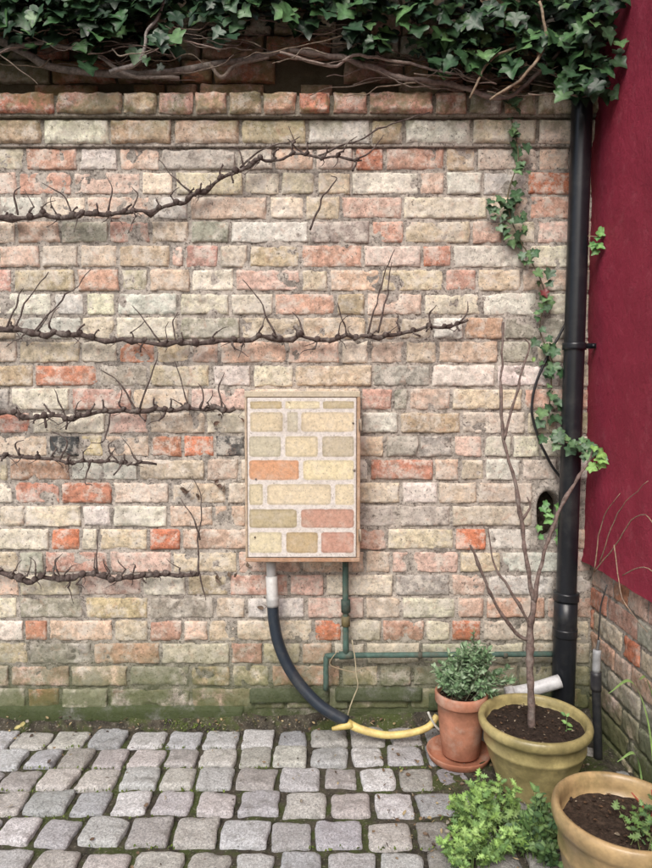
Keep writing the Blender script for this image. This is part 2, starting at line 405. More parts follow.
# ---------------------------------------------------------------- ground and setts
t=NT('joint_soil'); c=t.mix(t.ramp(t.noise(30,5,.7),.35,.65),(.030,.026,.020),(.085,.075,.055))
c=t.mix(t.math('MULTIPLY',t.ramp(t.noise(7,5,.7),.46,.60),.8),c,(.065,.088,.022))
c=t.mix(t.math('MULTIPLY',t.ramp(t.noise(160,3,.6),.58,.68),.7),c,(.24,.22,.18))
M_joint=t.done(c,.85,t.bump(t.noise(110,5,.7),.008,.8),.3)
B=MB(); B.add([[-40,-40,-.035],[40,-40,-.035],[40,40,-.035],[-40,40,-.035]],(.1,.1,.1),quads=[[0,1,2,3]])
xs=np.arange(-2.5,.95,.015); ys=np.arange(-3.4,.03,.015); X,Y=np.meshgrid(xs,ys,indexing='ij')
P=np.stack([X.ravel(),Y.ravel(),0*X.ravel()],1)
h=-.0115+fbm(P,22,60,4)*.006
yw=P[:,1]+.02*fbm(P,7,3,2)
h=h+.040*sst((yw+.055)/.05)*(1+.5*fbm(P,11,8,3))
right=sst((P[:,0]-.22)/.25)*sst((P[:,1]+.72)/.2); h+=right*.0155*(1+1.1*fbm(P,16,5,3))
B.add(np.stack([P[:,0],P[:,1],h],1),(.1,.1,.1),quads=gridq(*X.shape)); B.obj('ground',M_joint)
t=NT('granite_sett'); c=t.attr()
c=t.mix(1.,c,t.gray(t.ramp(t.noise(150,5,.86),.32,.68,.55,1.40)),'MULTIPLY')
c=t.mix(t.math('MULTIPLY',t.ramp(t.noise(380,2,.6),.57,.65),.6),c,(.05,.05,.055))
c=t.mix(t.math('MULTIPLY',t.ramp(t.noise(16,5,.78),.5,.66),.45),c,(.16,.155,.14))
c=t.mix(t.math('MULTIPLY',t.ramp(t.noise(26,5,.7),.60,.72),.4),c,(.12,.13,.06))
n=t.bump(t.noise(85,5,.84),.007,.85)
M_sett=t.done(c,t.ramp(t.noise(12,4,.6),.35,.65,.34,.70),n,.45)
B=MB(); PITCH=.1205; ny=27
SC=[(.53,.535,.545),(.47,.475,.49),(.60,.60,.605),(.50,.48,.465),(.41,.42,.44),(.47,.46,.43)]
for r in range(ny):
    x=XL+random.uniform(0,.02)+.02*math.sin(r*.7)
    yc=-.105-r*PITCH
    while x<.90:
        w_=PITCH*random.uniform(.84,1.12); cx=x+w_/2; x+=w_
        cy=yc+.010*math.sin(cx*2.1+r)+random.uniform(-.004,.004)
        hx=w_/2-.0060-random.uniform(0,.004); hy=PITCH/2-.0068-random.uniform(0,.005)
        sd=random.randint(0,9999); m=13
        g=np.concatenate([[-1,-1,-.97],np.linspace(-.88,.88,m),[.97,1,1]]); Uu,Vv=np.meshgrid(g,g,indexing='ij'); sh=Uu.shape
        u=Uu.ravel();v=Vv.ravel(); ex=random.uniform(8,16)
        k=(np.abs(u)**ex+np.abs(v)**ex)**(1/ex)/np.maximum(np.maximum(abs(u),abs(v)),1e-6)
        uu=u/np.maximum(k,1);vv=v/np.maximum(k,1)
        P=np.stack([uu*hx+cx,vv*hy+cy,np.full_like(u,sd*.31)],1)
        ed=np.maximum(abs(u),abs(v))
        hh=.005-.008*ed**10*random.uniform(.6,1.5)+fbm(P,38,3,4)*.0062+random.uniform(-.004,.003)+u*random.uniform(-.003,.003)+v*random.uniform(-.003,.003)
        ring=np.zeros(sh,bool);ring[0,:]=ring[-1,:]=True;ring[:,0]=ring[:,-1]=True
        hh=np.where(ring.ravel(),-.035,hh)
        P2=np.stack([P[:,0]+vn(P,18,61)*.0045+vn(P,60,63)*.0022,P[:,1]+vn(P,18,71)*.0045+vn(P,60,73)*.0022,hh],1)
        a=random.uniform(-.05,.05); dx=P2[:,0]-cx;dy=P2[:,1]-cy; P2[:,0]=cx+dx*math.cos(a)-dy*math.sin(a);P2[:,1]=cy+dx*math.sin(a)+dy*math.cos(a)
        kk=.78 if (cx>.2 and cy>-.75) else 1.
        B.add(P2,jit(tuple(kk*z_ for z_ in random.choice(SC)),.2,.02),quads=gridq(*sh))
B.obj('cobblestone_paving',M_sett)
# ---------------------------------------------------------------- leaves
_h2=[(.10,-.05),(.27,-.09),(.42,-.02),(.43,.10),(.38,.20),(.50,.30),(.55,.44),(.46,.52),(.30,.56),(.22,.66),(.13,.84)]
IVY=[(0,.04)]+_h2+[(0,1.)]+[(-x,y) for x,y in _h2[::-1]]
OV=[(0,0),(.2,.15),(.3,.4),(.22,.7),(0,1.),(-.22,.7),(-.3,.4),(-.2,.15)]
TH=[(0,0),(.12,.1),(.34,.18),(.14,.3),(.38,.46),(.14,.52),(.26,.72),(.1,.75),(0,1.),(-.1,.75),(-.26,.72),(-.14,.52),(-.38,.46),(-.14,.3),(-.34,.18),(-.12,.1)]
NAR=[(0,0),(.09,.3),(.08,.7),(0,1.),(-.08,.7),(-.09,.3)]
def leaf(B,pos,nrm,up,size,col,shape=IVY,fold=.18,curl=.15,vein=1.5):
    n=Vector(nrm).normalized(); u=Vector(up); u=(u-n*u.dot(n))
    if u.length<1e-4: u=Vector((1,0,0))
    u.normalize(); s=u.cross(n)
    o=Vector(pos); V=[];C=[]
    ctr=[(0,.42)]; wx=random.uniform(.9,1.15); ph=random.uniform(0,6)
    for i,(x,y) in enumerate(ctr+list(shape)):
        x*=wx*random.uniform(.95,1.05)
        z=fold*abs(x)*1.0-curl*(y-.4)**2+ (0 if i else -.02)+.03*math.sin(i*1.3+ph)
        p=o+s*(x*size)+u*(y*size)+n*(z*size); V.append(p[:])
        k=vein if i==0 else random.uniform(.85,1.03); C.append([col[0]*k,col[1]*k,col[2]*k])
    m=len(shape)
    B.add(V,np.array(C),tris=[[0,1+i,1+(i+1)%m] for i in range(m)])
def rv(a): return Vector((random.uniform(-a,a),random.uniform(-a,a),random.uniform(-a,a)))
IVC=[(.022,.055,.022),(.034,.085,.032),(.05,.115,.04),(.012,.030,.014),(.075,.15,.055),(.028,.065,.03),(.018,.045,.022)]
ivy=empty('ivy')
B=MB()
bx=[-450,0,40,100,150,190,260,300,330,380,430,470,520,560,600,622,640]; by=[30,30,38,38,48,26,18,14,26,46,56,72,60,72,86,56,8]
for i in range(4500):
    px=random.uniform(-420,650); d=random.uniform(-.18,.06)
    lim=np.interp(px,bx,by)+random.gauss(0,6)+10*math.sin(px*.09)+7*math.sin(px*.23+1)
    py=random.uniform(-190,lim) if random.random()<.6 else random.uniform(lim-70,lim)
    if vn(np.array([[px*.02,py*.03,d*8]]),1,5)[0]<-.45: continue
    p=W(px,py,d)
    if p.x>.875 or p.x<XL: continue
    nr=Vector((0,-1,.75))+rv(.65); up=Vector((random.uniform(-1,1),-.2,-1))+rv(.4)
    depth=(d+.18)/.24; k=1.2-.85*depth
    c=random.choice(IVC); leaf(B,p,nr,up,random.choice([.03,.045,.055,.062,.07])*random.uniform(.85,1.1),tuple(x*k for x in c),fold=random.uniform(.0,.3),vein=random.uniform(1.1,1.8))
# spill over the corner
for i in range(230):
    px=random.uniform(562,632); lim=92 if px<612 else 92-(px-612)*3.6
    p=W(px,random.uniform(-60,lim),random.uniform(-.28,-.05))
    if p.x>.88: continue
    leaf(B,p,Vector((-.2,-1,.5))+rv(.6),Vector((random.uniform(-1,1),0,-1)),random.uniform(.035,.062),random.choice(IVC))
B.obj('ivy_leaves',M_leaf,smooth=True,parent=ivy)
B=MB(); br=(.12,.09,.07)
def wt(B,pl,r,y=-.03,col=br,jt=.006,seg=7,bump=.2,n=6,sd=None):
    ys=y if isinstance(y,(list,tuple)) else [y]*len(pl)
    return tube(B,[W(a,b,c) for (a,b),c in zip(pl,ys)],r,col,seg,n,jt,bump,sd if sd is not None else random.randint(0,999))
wt(B,[(-120,20),(0,42),(50,66),(110,74),(170,72),(240,60),(300,48)],[.013,.013,.012,.012,.011,.009,.006],-.03,(.24,.21,.19))
wt(B,[(-20,58),(30,44),(90,52),(130,76),(180,78)],[.006,.007,.006,.006,.004],-.06,(.3,.26,.23))
wt(B,[(110,72),(140,60),(148,30),(160,10),(175,-30)],[.007,.006,.005,.005,.005],-.10,(.3,.27,.25))
wt(B,[(210,64),(222,76),(236,66),(268,58)],[.007,.006,.006,.004],-.06,(.22,.18,.15))
wt(B,[(290,50),(350,60),(400,78),(450,84),(500,98),(530,80),(560,50)],[.006,.009,.009,.008,.007,.006,.005],-.08,(.22,.17,.15))
wt(B,[(280,52),(330,66),(360,56),(420,66),(480,80)],[.004,.005,.005,.004,.003],-.11,(.3,.24,.21))
wt(B,[(490,100),(530,70),(545,40),(540,0)],[.004,.005,.005,.004],-.16,(.3,.23,.16))
wt(B,[(470,98),(490,60),(520,45)],[.004]*3,-.14,(.26,.2,.14))
for i in range(105):
    x=random.uniform(-60,590); y=np.interp(x,bx,by)+random.uniform(-6,34)
    a=[(x,min(y,94))]; sg=random.choice([-1,1])
    for k in range(3): x+=sg*random.uniform(10,36); y+=random.uniform(-12,12); a.append((x,min(y,96)))
    wt(B,a,[.0022,.0019,.0016,.001],[random.uniform(-.14,.04)]*4,jit((.20,.155,.125),.4),.008,5)
B.obj('ivy_stems',M_bark,parent=ivy)
# hanging strand
ivh=empty('ivy_trail')
B=MB(); L=MB()
st=[(505,95),(513,125),(518,160),(508,196),(514,228),(532,262),(545,296),(540,330),(552,362),(550,400),(548,428),(566,442),(584,446),(602,455)]
C=wt(B,st,.0022,[-.03]*10+[-.05,-.11,-.13,-.14],(.14,.12,.07),.004,5)
for i in range(0,len(C),1):
    for k in range(random.choice([1,1,1,2,2])):
        p=Vector(C[i])+rv(.026); p.y-=.01
        c=random.choice([(.055,.12,.055),(.08,.15,.07),(.05,.10,.05),(.12,.21,.09)])
        leaf(L,p,Vector((0,-1,.5))+rv(.6),Vector((random.uniform(-1,1),0,-1)),random.uniform(.020,.042),c)
for k in range(16): leaf(L,W(508+random.uniform(-16,14),212+random.uniform(-16,22),-.04),Vector((0,-1,.5))+rv(.5),Vector((random.uniform(-1,1),0,-1)),random.uniform(.02,.038),random.choice([(.05,.10,.05),(.09,.16,.08)]))
for cx,cy,n_,s in[(602,240,9,.035),(549,510,7,.035),(584,452,5,.03),(551,528,5,.035)]:
    for k in range(n_):
        p=W(cx+random.uniform(-14,16),cy+random.uniform(-10,10),-.03 if cx<560 else -.12)
        if p.x>.88:p.x=.875
        leaf(L,p,Vector((-.2,-1,.4))+rv(.5),Vector((random.uniform(-1,1),0,-.6)),s*random.uniform(.6,1),random.choice([(.08,.20,.06),(.13,.27,.08)]))
leaf(L,W(543,290,-.06),(0,-1,.3),(.4,0,-1),.032,(.13,.025,.025))
wt(B,[(588,236),(602,238),(620,236)],.0016,-.12,(.2,.2,.1),.003,5)
B.obj('stem',M_bark,parent=ivh); L.obj('leaves',M_leaf,smooth=True,parent=ivh)
# ---------------------------------------------------------------- espalier vines
VB=(.088,.066,.060)
def vine(main,r0,r1,twigs,y=-.045,spur=.045,col=VB):
    B=MB(); n=len(main); rr=np.linspace(r0,r1,n)
    C=wt(B,main,list(rr),y,col,.014,9,.7,8)
    acc=0
    for i in range(2,len(C)-1):
        acc+=np.linalg.norm(C[i]-C[i-1])
        if acc>spur*random.uniform(.5,1.4):
            acc=0; p=C[i]; k=i/len(C); r=r0*(1-k)+r1*k
            tube(B,[p-[.008,0,.004],p+[0,-.004,.004],p+[.008,0,.006]],[r*.9,r*1.6,r*.8],col,7,3,.002,.5,i)
            sgn=1 if random.random()<.75 else -1
            ln=random.uniform(.010,.040); dx=random.uniform(-.025,.025)
            q=p+[dx,-.01,sgn*ln]; tube(B,[p,(p+q)/2+[random.uniform(-.008,.008),-.006,0],q],[.0038,.0030,.0028],col,6,3,.004,.6,i)
            tube(B,[q-[0,0,.003],q+[0,0,.004]],[.0042,.0018],col,6,2)
            if random.random()<.5:
                q2=q+[random.uniform(-.05,.05),random.uniform(-.02,.01),sgn*random.uniform(.01,.06)]
                tube(B,[q,(q+q2)/2+[random.uniform(-.01,.01),0,.004],q2],[.0020,.0015,.0010],col,5,3,.003,.2,i)
            if random.random()<.6:
                q2=p+[random.uniform(-.05,.05),random.uniform(-.02,.01),-random.uniform(.01,.035)]
                tube(B,[p,(p+q2)/2+[.006,0,0],q2],[.0018,.0014,.0009],col,5,3,.003,.2,i)
    for tw in twigs:
        m=len(tw); r=np.linspace(.0036,.0013,m)
        wt(B,tw,list(r),[y-.004*k for k in range(m)],tuple(x*1.1 for x in col),.006,6,.4)
    return B.obj('espalier_vine',M_bark)
vine([(-300,205),(-80,222),(0,217),(60,216),(110,214),(165,209),(200,193),(235,172),(270,161),(310,155),(362,160)],.0088,.0038,
 [[(18,215),(14,196),(20,186)],[(72,214),(64,196),(42,184)],[(108,213),(112,190),(108,176)],[(196,196),(176,178),(158,160)],[(240,168),(262,150),(300,138)],[(318,156),(352,142),(392,124),(430,112)],[(355,160),(372,150),(384,134)],[(130,213),(138,196),(132,188)],[(310,156),(296,148),(288,140)],[(310,230),(322,200),(336,180),(330,176)],[(245,170),(238,150),(228,146)]])
vine([(-300,320),(-60,332),(0,329),(40,334),(100,338),(160,345),(220,342),(280,338),(340,338),(400,333),(440,328),(467,320)],.0088,.0045,
 [[(14,330),(28,300),(50,272)],[(34,332),(62,300),(92,270)],[(6,330),(18,298),(24,288)],[(276,336),(262,306),(243,281)],[(304,336),(300,322),(292,312)],[(368,334),(380,290),(394,250)],[(378,333),(388,292),(392,262)],[(347,336),(342,318),(338,304)],[(176,342),(172,322),(178,312)],[(160,342),(146,322),(134,306)],[(460,322),(468,312),(468,302)],[(432,330),(428,316),(436,306)]])
vine([(-300,405),(-60,416),(0,413),(60,418),(110,413),(160,408),(200,410),(236,411)],.007,.0055,
 [[(140,408),(150,376),(158,352)],[(136,410),(118,380),(100,370)],[(190,410),(184,386),(176,360)],[(222,410),(220,386),(224,372)],[(66,418),(60,400),(54,388)],[(110,414),(104,440),(90,444)],[(200,409),(204,392),(198,384)]],spur=.035)
vine([(-300,450),(-60,458),(0,456),(60,461),(110,462),(154,463)],.0055,.0035,
 [[(60,460),(68,440),(52,430)],[(118,462),(108,446),(112,440)],[(20,458),(16,446),(24,440)],[(90,462),(86,482),(94,486)]],spur=.035)
vine([(-300,560),(-60,570),(0,573),(40,580),(80,574),(120,578),(160,576),(200,575)],.0098,.006,
 [[(98,574),(96,556),(100,530)],[(199,575),(198,540),(202,500),(192,476)],[(200,540),(196,520),(180,500)],[(60,578),(56,562),(60,556)],[(200,574),(204,590),(206,600)]],spur=.035)
# ---------------------------------------------------------------- withered leaves hanging from the vine
B=MB()
for a,b,n_ in[(205,490,8),(235,575,5),(222,420,3),(283,606,2)]:
    for k in range(n_):
        q=W(a+random.uniform(-20,20),b+random.uniform(-10,10),-.02)
        leaf(B,q,Vector((0,-1,.2))+rv(.8),rv(1),random.uniform(.014,.028),random.choice([(.09,.055,.04),(.12,.085,.06)]),OV,fold=.5)
        tube(B,[q,q+rv(.012),q+Vector((random.uniform(-.03,.03),0,random.uniform(.01,.04)))],[.0010,.0009,.0006],(.12,.09,.07),4,3)
B.obj('dry_leaves',M_leafs,smooth=False)
# ---------------------------------------------------------------- meter cabinet
cab=empty('meter_cabinet')
YF=-.125
a=W(244.5,391,YF);b=W(360,562,YF)
B=MB(); body=(.42,.29,.19)
box(B,a.x,b.x,YF+.006,-.004,b.z,a.z,body,.004)
rim=(.50,.39,.28)
box(B,a.x,b.x,YF-.002,YF+.0058,a.z-.020,a.z,(.54,.47,.35),.002)
box(B,a.x,b.x,YF-.002,YF+.0058,b.z,b.z+.014,(.44,.26,.16),.002)
box(B,a.x,a.x+.007,YF-.0015,YF+.0055,b.z+.0141,a.z-.0201,rim,.002)
box(B,b.x-.011,b.x,YF-.0015,YF+.0055,b.z+.0141,a.z-.0201,(.44,.29,.19),.002)
B.obj('housing',M_paint,parent=cab,smooth=False)
B=MB(); d0=a.x+.009;d1=b.x-.013;e0=b.z+.0165;e1=a.z-.0225
box(B,d0,d1,YF-.005,YF+.004,e0,e1,(.70,.655,.61),.0025); B.obj('door',M_paint,parent=cab,smooth=False)
PC=(.68,.59,.41);PT=(.52,.42,.26);PP=(.60,.34,.25);PO=(.60,.31,.19);PG=(.55,.50,.38)
prow=[(401,409,[(250,282,PT),(285,320,PC),(323,354,PT)]),(412,432,[(250,283,PC),(287,298,PG),(301,354,PC)]),(436,457,[(249,281,PG),(285,318,PC),(322,354,PG)]),
(460,480,[(249,299,PO),(303,354,PC)]),(484,505,[(249,263,PC),(267,331,PC),(335,354,PC)]),(509,528,[(249,297,PT),(301,354,PP)]),(532,553,[(249,282,PC),(286,318,PT),(321,354,PP)])]
B=MB(); yp=YF-.0054
for y0,y1,l in prow:
    for x0,x1,c in l:
        p=W(x0,y0,YF-.005);q=W(x1,y1,YF-.005); x_0=max(p.x,d0+.004);x_1=min(q.x,d1-.004);z1_=min(p.z,e1-.003);z0_=max(q.z,e0+.003)
        hx=(x_1-x_0)/2;hz=(z1_-z0_)/2;cx=(x_0+x_1)/2;cz=(z0_+z1_)/2
        c=jit(c,.10); ndk=random.uniform(.72,.84); V=[[cx,yp,cz]]; CC=[c]; NN=88; sd=random.randint(0,999)
        for ins,kk in((.0085,1.),(.0022,ndk),(0.,.5)):
            for k in range(NN):
                an_=2*math.pi*k/NN; ca,sa=math.cos(an_),math.sin(an_); m=(abs(ca)**12+abs(sa)**12)**(-1/12.)
                nz=float(vn(np.array([[ca*m*hx*1.0+sd,sa*m*hz,0]]),90,7)[0])*.0013+random.uniform(-.0004,.0004)
                V.append([cx+ca*m*(hx-min(ins,hx*.5))+nz,yp,cz+sa*m*(hz-min(ins,hz*.5))+nz])
                mort=(.70,.65,.60); f=1. if kk>.6 else .45
                CC.append([(c[t_]*(kk if kk>.6 else 1)*f+mort[t_]*(1-f)) for t_ in range(3)])
        T_=[[0,1+(k+1)%NN,1+k] for k in range(NN)]; Q_=[[1+r_*NN+k,1+r_*NN+(k+1)%NN,1+(r_+1)*NN+(k+1)%NN,1+(r_+1)*NN+k] for r_ in(0,1) for k in range(NN)]
        B.add(V,np.array(CC),tris=T_,quads=Q_)
B.obj('painted_bricks',M_paint,parent=cab)
B=MB()
def cylY(B,c,r,l,col):
    tube(B,[(c[0],c[1],c[2]),(c[0],c[1]-l,c[2])],r,col,14,2)
for px,py in[(256,479),(255,537),(353,423)]: cylY(B,W(px,py,YF-.004),.0028,.005,(.05,.04,.03))
cylY(B,W(354,470,YF-.004),.005,.004,(.25,.22,.18))
for py in(425,535): 
    p=W(359,py,YF); box(B,b.x-.006,b.x+.004,YF-.009,YF+.001,p.z-.02,p.z+.02,(.34,.28,.21),.002)
B.obj('fittings',M_paint,parent=cab)
# ---------------------------------------------------------------- hose & pipes
hs=empty('cable_hose')
B=MB()
tube(B,[W(271,560,-.06),W(271.5,578,-.06)],.0165,(.55,.55,.54),20,3)
tube(B,[W(271.5,576,-.06),W(273,606,-.065)],.0200,(.66,.66,.64),20,4); 
tube(B,[W(272.6,597,-.065),W(273,606,-.065)],.0216,(.42,.42,.41),20,4)
B.obj('sleeve',M_hose,parent=hs)
B=MB()
pl=[W(272.5,600,-.065),W(274,622,-.068),W(279,645,-.075),W(289,668,-.085),W(303,688,-.10),W(322,707,-.12),W(347,722,-.135)]
tube(B,pl,.0195,(.018,.028,.042),18,8); B.obj('black_conduit',M_hose,parent=hs)
B=MB()
tube(B,[W(344,721,-.134),W(360,729,-.15),W(385,735,-.16),W(410,733,-.16),W(428,727,-.15),W(437,716,-.13)],[.014,.013,.012,.0115,.011,.0105],(.66,.53,.20),16,8)
tube(B,[W(332,729,-.15),W(341,727,-.15),W(352,724,-.145)],[.006,.010,.015],(.56,.44,.14),12,4); B.obj('yellow_pipe',M_yel,parent=hs)
B=MB(); wt(B,[(352,640),(356,668),(357,690),(350,706),(346,728)],.0020,-.07,(.5,.44,.30),.003,6,0); wt(B,[(338,650),(330,664),(352,672),(364,668)],.0016,-.06,(.35,.28,.18),.003,6,0)
wt(B,[(428,712),(434,724),(440,730)],.004,-.15,(.6,.6,.55),.001,6,0)
B.obj('loose_wire',M_hose,parent=hs)
gp=empty('copper_gas_pipe'); B=MB(); gc=(.065,.12,.10)
tube(B,[W(345.5,560,-.045),W(345.5,610,-.045),W(346,655,-.045)],.0105,gc,14,6,0,.08)
tube(B,[W(345.6,600,-.045),W(345.8,612,-.045)],.0165,(.04,.07,.06),8,2)
tube(B,[W(345.6,616,-.045),W(345.8,626,-.045)],.0155,(.16,.13,.06),6,2)
tube(B,[W(326,690,-.045),W(326,662,-.045),W(327,657,-.045),W(334,655.5,-.045),W(400,655,-.045),W(470,654.5,-.045),W(553,654,-.045)],.0095,gc,12,6,0,.06)
tube(B,[W(339,655.5,-.045),W(353,655,-.045)],.0135,gc,12,3)
for px in(420,505): tube(B,[W(px-2,655,-.045),W(px+2,655,-.045)],.0115,(.09,.09,.07),12,2); 
for px in(420,505): tube(B,[W(px,655,-.045),W(px,655,.0)],.004,(.07,.07,.06),8,2)
B.obj('pipe_run',M_cop,parent=gp)
# drainpipe
dp=empty('drainpipe'); B=MB(); kb=(.012,.014,.018)
PT_=W(583.5,60,-.07); PBt=W(562,712,-.07); PBt.z=-.02
ax=(PT_-PBt); top2=PBt+ax*1.22
tube(B,[PBt,top2],.0335,kb,32,30)
def onp(py): 
    z=W(570,py,-.07).z; return PBt+ax*((z-PBt.z)/ax.z)
for y0,y1,r in[(598,720,.0385),(592,600,.0425),(628,636,.0410),(90,98,.0395)]:
    tube(B,[onp(y1) if y1<719 else PBt,onp(y0)],r,kb,32,6)
tube(B,[onp(343),onp(350)],.0385,kb,32,3); c=onp(346)
box(B,c.x+.03,c.x+.088,c.y-.006,c.y+.006,c.z-.009,c.z+.009,kb,.003)
tube(B,[(c.x+.06,c.y,c.z),(c.x+.06,c.y-.014,c.z)],.006,kb,10,2); tube(B,[(c.x,c.y+.03,c.z),(c.x,.01,c.z)],.01,kb,10,2)
B.obj('pipe',M_black,parent=dp)
cb=MB(); wt(cb,[(573,300),(566,322),(550,352),(536,384),(532,412),(539,440),(552,466),(566,486),(572,500)],.0046,-.03,(.013,.013,.015),.002,8,0)
cb.obj('black_cable',M_hose)
B=MB(); wt(B,[(598,760),(597,720),(596,682)],.0135,-.24,(.02,.022,.026),0,12,0); wt(B,[(596,690),(596,672)],.0165,-.24,(.03,.03,.035),0,12,0)
wt(B,[(596,672),(597,650)],.0125,-.24,(.33,.34,.35),0,12,0); wt(B,[(597,651),(599,640)],.005,-.24,(.12,.12,.12),0,8,0)
wt(B,[(598,642),(601,606),(607,585)],.0024,-.24,(.03,.03,.03),.002,6,0)
B.obj('standpipe',M_hose)
B=MB(); tube(B,[W(508,694,-.12),W(530,690,-.12),W(560,681,-.12)],.022,(.66,.67,.68),18,4); tube(B,[W(506,695,-.12),W(514,693.5,-.12)],.026,(.7,.7,.7),18,3); B.obj('waste_pipe',M_hose)
# ---------------------------------------------------------------- pots
def soil(parent,cx,cy,r,z,name='soil',col=(.035,.024,.018),sd=0):
    B=MB(); n=60; rr=np.linspace(0,1,22); a=np.linspace(0,2*math.pi,n,endpoint=False)
    V=np.stack([np.outer(rr,np.cos(a))*r+cx,np.outer(rr,np.sin(a))*r+cy,np.full((22,n),z)],-1).reshape(-1,3)
    V[:,2]+=fbm(V,45,sd,4)*.011
    i=np.arange(21)[:,None];j=np.arange(n)[None,:]; q=np.stack([i*n+j,(i+1)*n+j,(i+1)*n+(j+1)%n,i*n+(j+1)%n],-1).reshape(-1,4)
    B.add(V,col,quads=q); 
    for k in range(110): # bits of bark & grit
        an=random.uniform(0,6.28);q_=r*.93*math.sqrt(random.random()); p=Vector((cx+q_*math.cos(an),cy+q_*math.sin(an),z+.006))
        leaf(B,p,Vector((0,0,1))+rv(.5),rv(1),random.uniform(.005,.014),random.choice([(.10,.06,.035),(.05,.03,.02),(.22,.18,.13),(.03,.02,.015)]),OV)
    B.obj(name,M_soil,parent=parent)
tp=empty('terracotta_pot'); B=MB(); P1=(.428,-.232); TC=(.42,.19,.12)
lathe(B,[(0,.016),(.055,.016),(.058,.02),(.066,.08),(.0725,.15),(.0745,.182),(.080,.184),(.082,.188),(.083,.212),(.081,.218),(.076,.219),(.073,.214),(.071,.19),(.066,.185),(0,.18)],P1[0],P1[1],TC,wob=.006)
B.obj('pot',M_terra,parent=tp)
B=MB(); lathe(B,[(0,.002),(.088,.002),(.094,.006),(.102,.026),(.1005,.029),(.097,.027),(.090,.0125),(.084,.010),(0,.010)],P1[0]-.006,P1[1],(.36,.15,.09),wob=.004); B.obj('saucer',M_terra,parent=tp)
soil(tp,P1[0],P1[1],.071,.196)
sh_=empty('silver_leaved_shrub'); B=MB();L=MB()
for k in range(62):
    a=random.uniform(0,6.28);r=random.uniform(.1,1.)**.8; p0=Vector((P1[0]+.03*math.cos(a)*r,P1[1]+.03*math.sin(a)*r,.19))
    ln=random.uniform(.75,1.25)
    tipp=Vector((P1[0]+.035+.125*r*ln*math.cos(a),P1[1]+.09*r*math.sin(a),.19+.165*(1.12-r*.85)*ln+random.uniform(-.02,.03)))
    mid=(p0+tipp)/2+Vector((0,0,.02)); C=tube(B,[p0,mid,tipp],[.0018,.0014,.0008],(.12,.13,.08),5,6)
    for q_ in C[3:]:
        for m in range(5):
            leaf(L,Vector(q_)+rv(.004),Vector((0,-.5,1))+rv(.8),(tipp-p0).normalized()*1.1+rv(.8),random.uniform(.012,.024),random.choice([(.11,.19,.09),(.17,.25,.14),(.07,.13,.06),(.23,.31,.20)]),NAR if random.random()<.5 else OV)
B.obj('stems',M_bark,parent=sh_);L.obj('leaves',M_leafs,smooth=False,parent=sh_)
gpot=empty('glazed_pot'); B=MB(); P2=(.611,-.385); GC=(.38,.32,.145)
pr=[(0,.0),(.098,.0),(.103,.004),(.104,.012),(.108,.03),(.122,.07),(.134,.105),(.141,.13),(.1445,.134),(.1445,.140),(.1425,.144),(.146,.16),(.149,.176),(.156,.180),(.160,.187),(.1615,.197),(.159,.207),(.153,.211),(.146,.210),(.141,.204),(.139,.19),(.136,.17),(0,.165)]
lathe(B,pr,P2[0],P2[1],GC,96,.006); B.obj('pot',M_glaze,parent=gpot); soil(gpot,P2[0],P2[1],.1385,.182,sd=4)
gpot2=empty('glazed_pot'); B=MB(); P3=(.632,-.905)
k=.145/.1615
def sc(p): return [(r*k,z*.27/.211) for r,z in p]
lathe(B,sc(pr),P3[0],P3[1],(.40,.28,.14),96,.006); B.obj('pot',M_glaze,parent=gpot2); soil(gpot2,P3[0],P3[1],.1385*k,.225,col=(.05,.034,.024),sd=9)
# seedlings in the near pot
sd_=empty('seedlings'); B=MB();L=MB()
for k in range(13):
    a=random.uniform(0,6.28);r=random.uniform(.0,.095); p=Vector((P3[0]+.015+r*math.cos(a),P3[1]+.01+r*math.sin(a),.222)); h=random.uniform(.02,.05)
    q_=p+Vector((random.uniform(-.02,.02),random.uniform(-.02,.02),h)); tube(B,[p,(p+q_)/2,q_],[.0015,.0012,.0008],(.12,.14,.05),5,3)
    for m in range(4): leaf(L,q_+rv(.012),Vector((0,-.3,1))+rv(.5),rv(1),random.uniform(.012,.026),random.choice([(.10,.18,.05),(.07,.13,.05),(.13,.2,.07)]),TH)
for k in range(5): 
    p=Vector((P3[0]+.062,P3[1]+.01,.225)); q_=p+Vector((random.uniform(-.04,.02),random.uniform(-.02,.02),random.uniform(.06,.10))); tube(B,[p,(p+q_)/2+Vector((.008,0,0)),q_],[.0032,.0027,.0016],(.40,.10,.06),6,4)
B.obj('stems',M_leafs,parent=sd_);L.obj('leaves',M_leafs,smooth=False,parent=sd_)
# sapling
sp=empty('fig_sapling'); B=MB(); L=MB(); SCc=(.17,.125,.11); yb=-.385
base=Vector((P2[0]-.008,P2[1],.175))
def sw(pl,r,ys): return tube(B,[W(a_,b_,y) for (a_,b_),y in zip(pl,ys)],r,SCc,9,6,.004,.45,random.randint(0,99))
tube(B,[base,W(530,690,yb),W(530,655,yb),W(531,625,yb),W(534,600,yb)],[.0115,.0105,.0095,.0085,.008],SCc,12,6,.003,.3)
sw([(534,602),(526,560),(521,520),(514,480),(504,440),(500,400),(502,360),(504,322)],[.0068,.0056,.005,.0046,.004,.0036,.0032,.0036],[yb,-.38,-.36,-.35,-.34,-.33,-.32,-.32])
sw([(504,440),(514,400),(522,372),(529,346),(524,338)],[.0036,.0034,.003,.0026,.0018],[-.34,-.34,-.34,-.34,-.34])
sw([(534,602),(540,570),(548,540),(560,510),(574,484),(588,462),(594,450)],[.0068,.0056,.005,.0045,.004,.0034,.0026],[yb,-.38,-.38,-.38,-.37,-.36,-.36])
sw([(531,640),(520,636),(505,620),(490,592),(478,565),(470,545)],[.0056,.005,.0045,.004,.0036,.003],[yb,-.39,-.41,-.43,-.44,-.45])
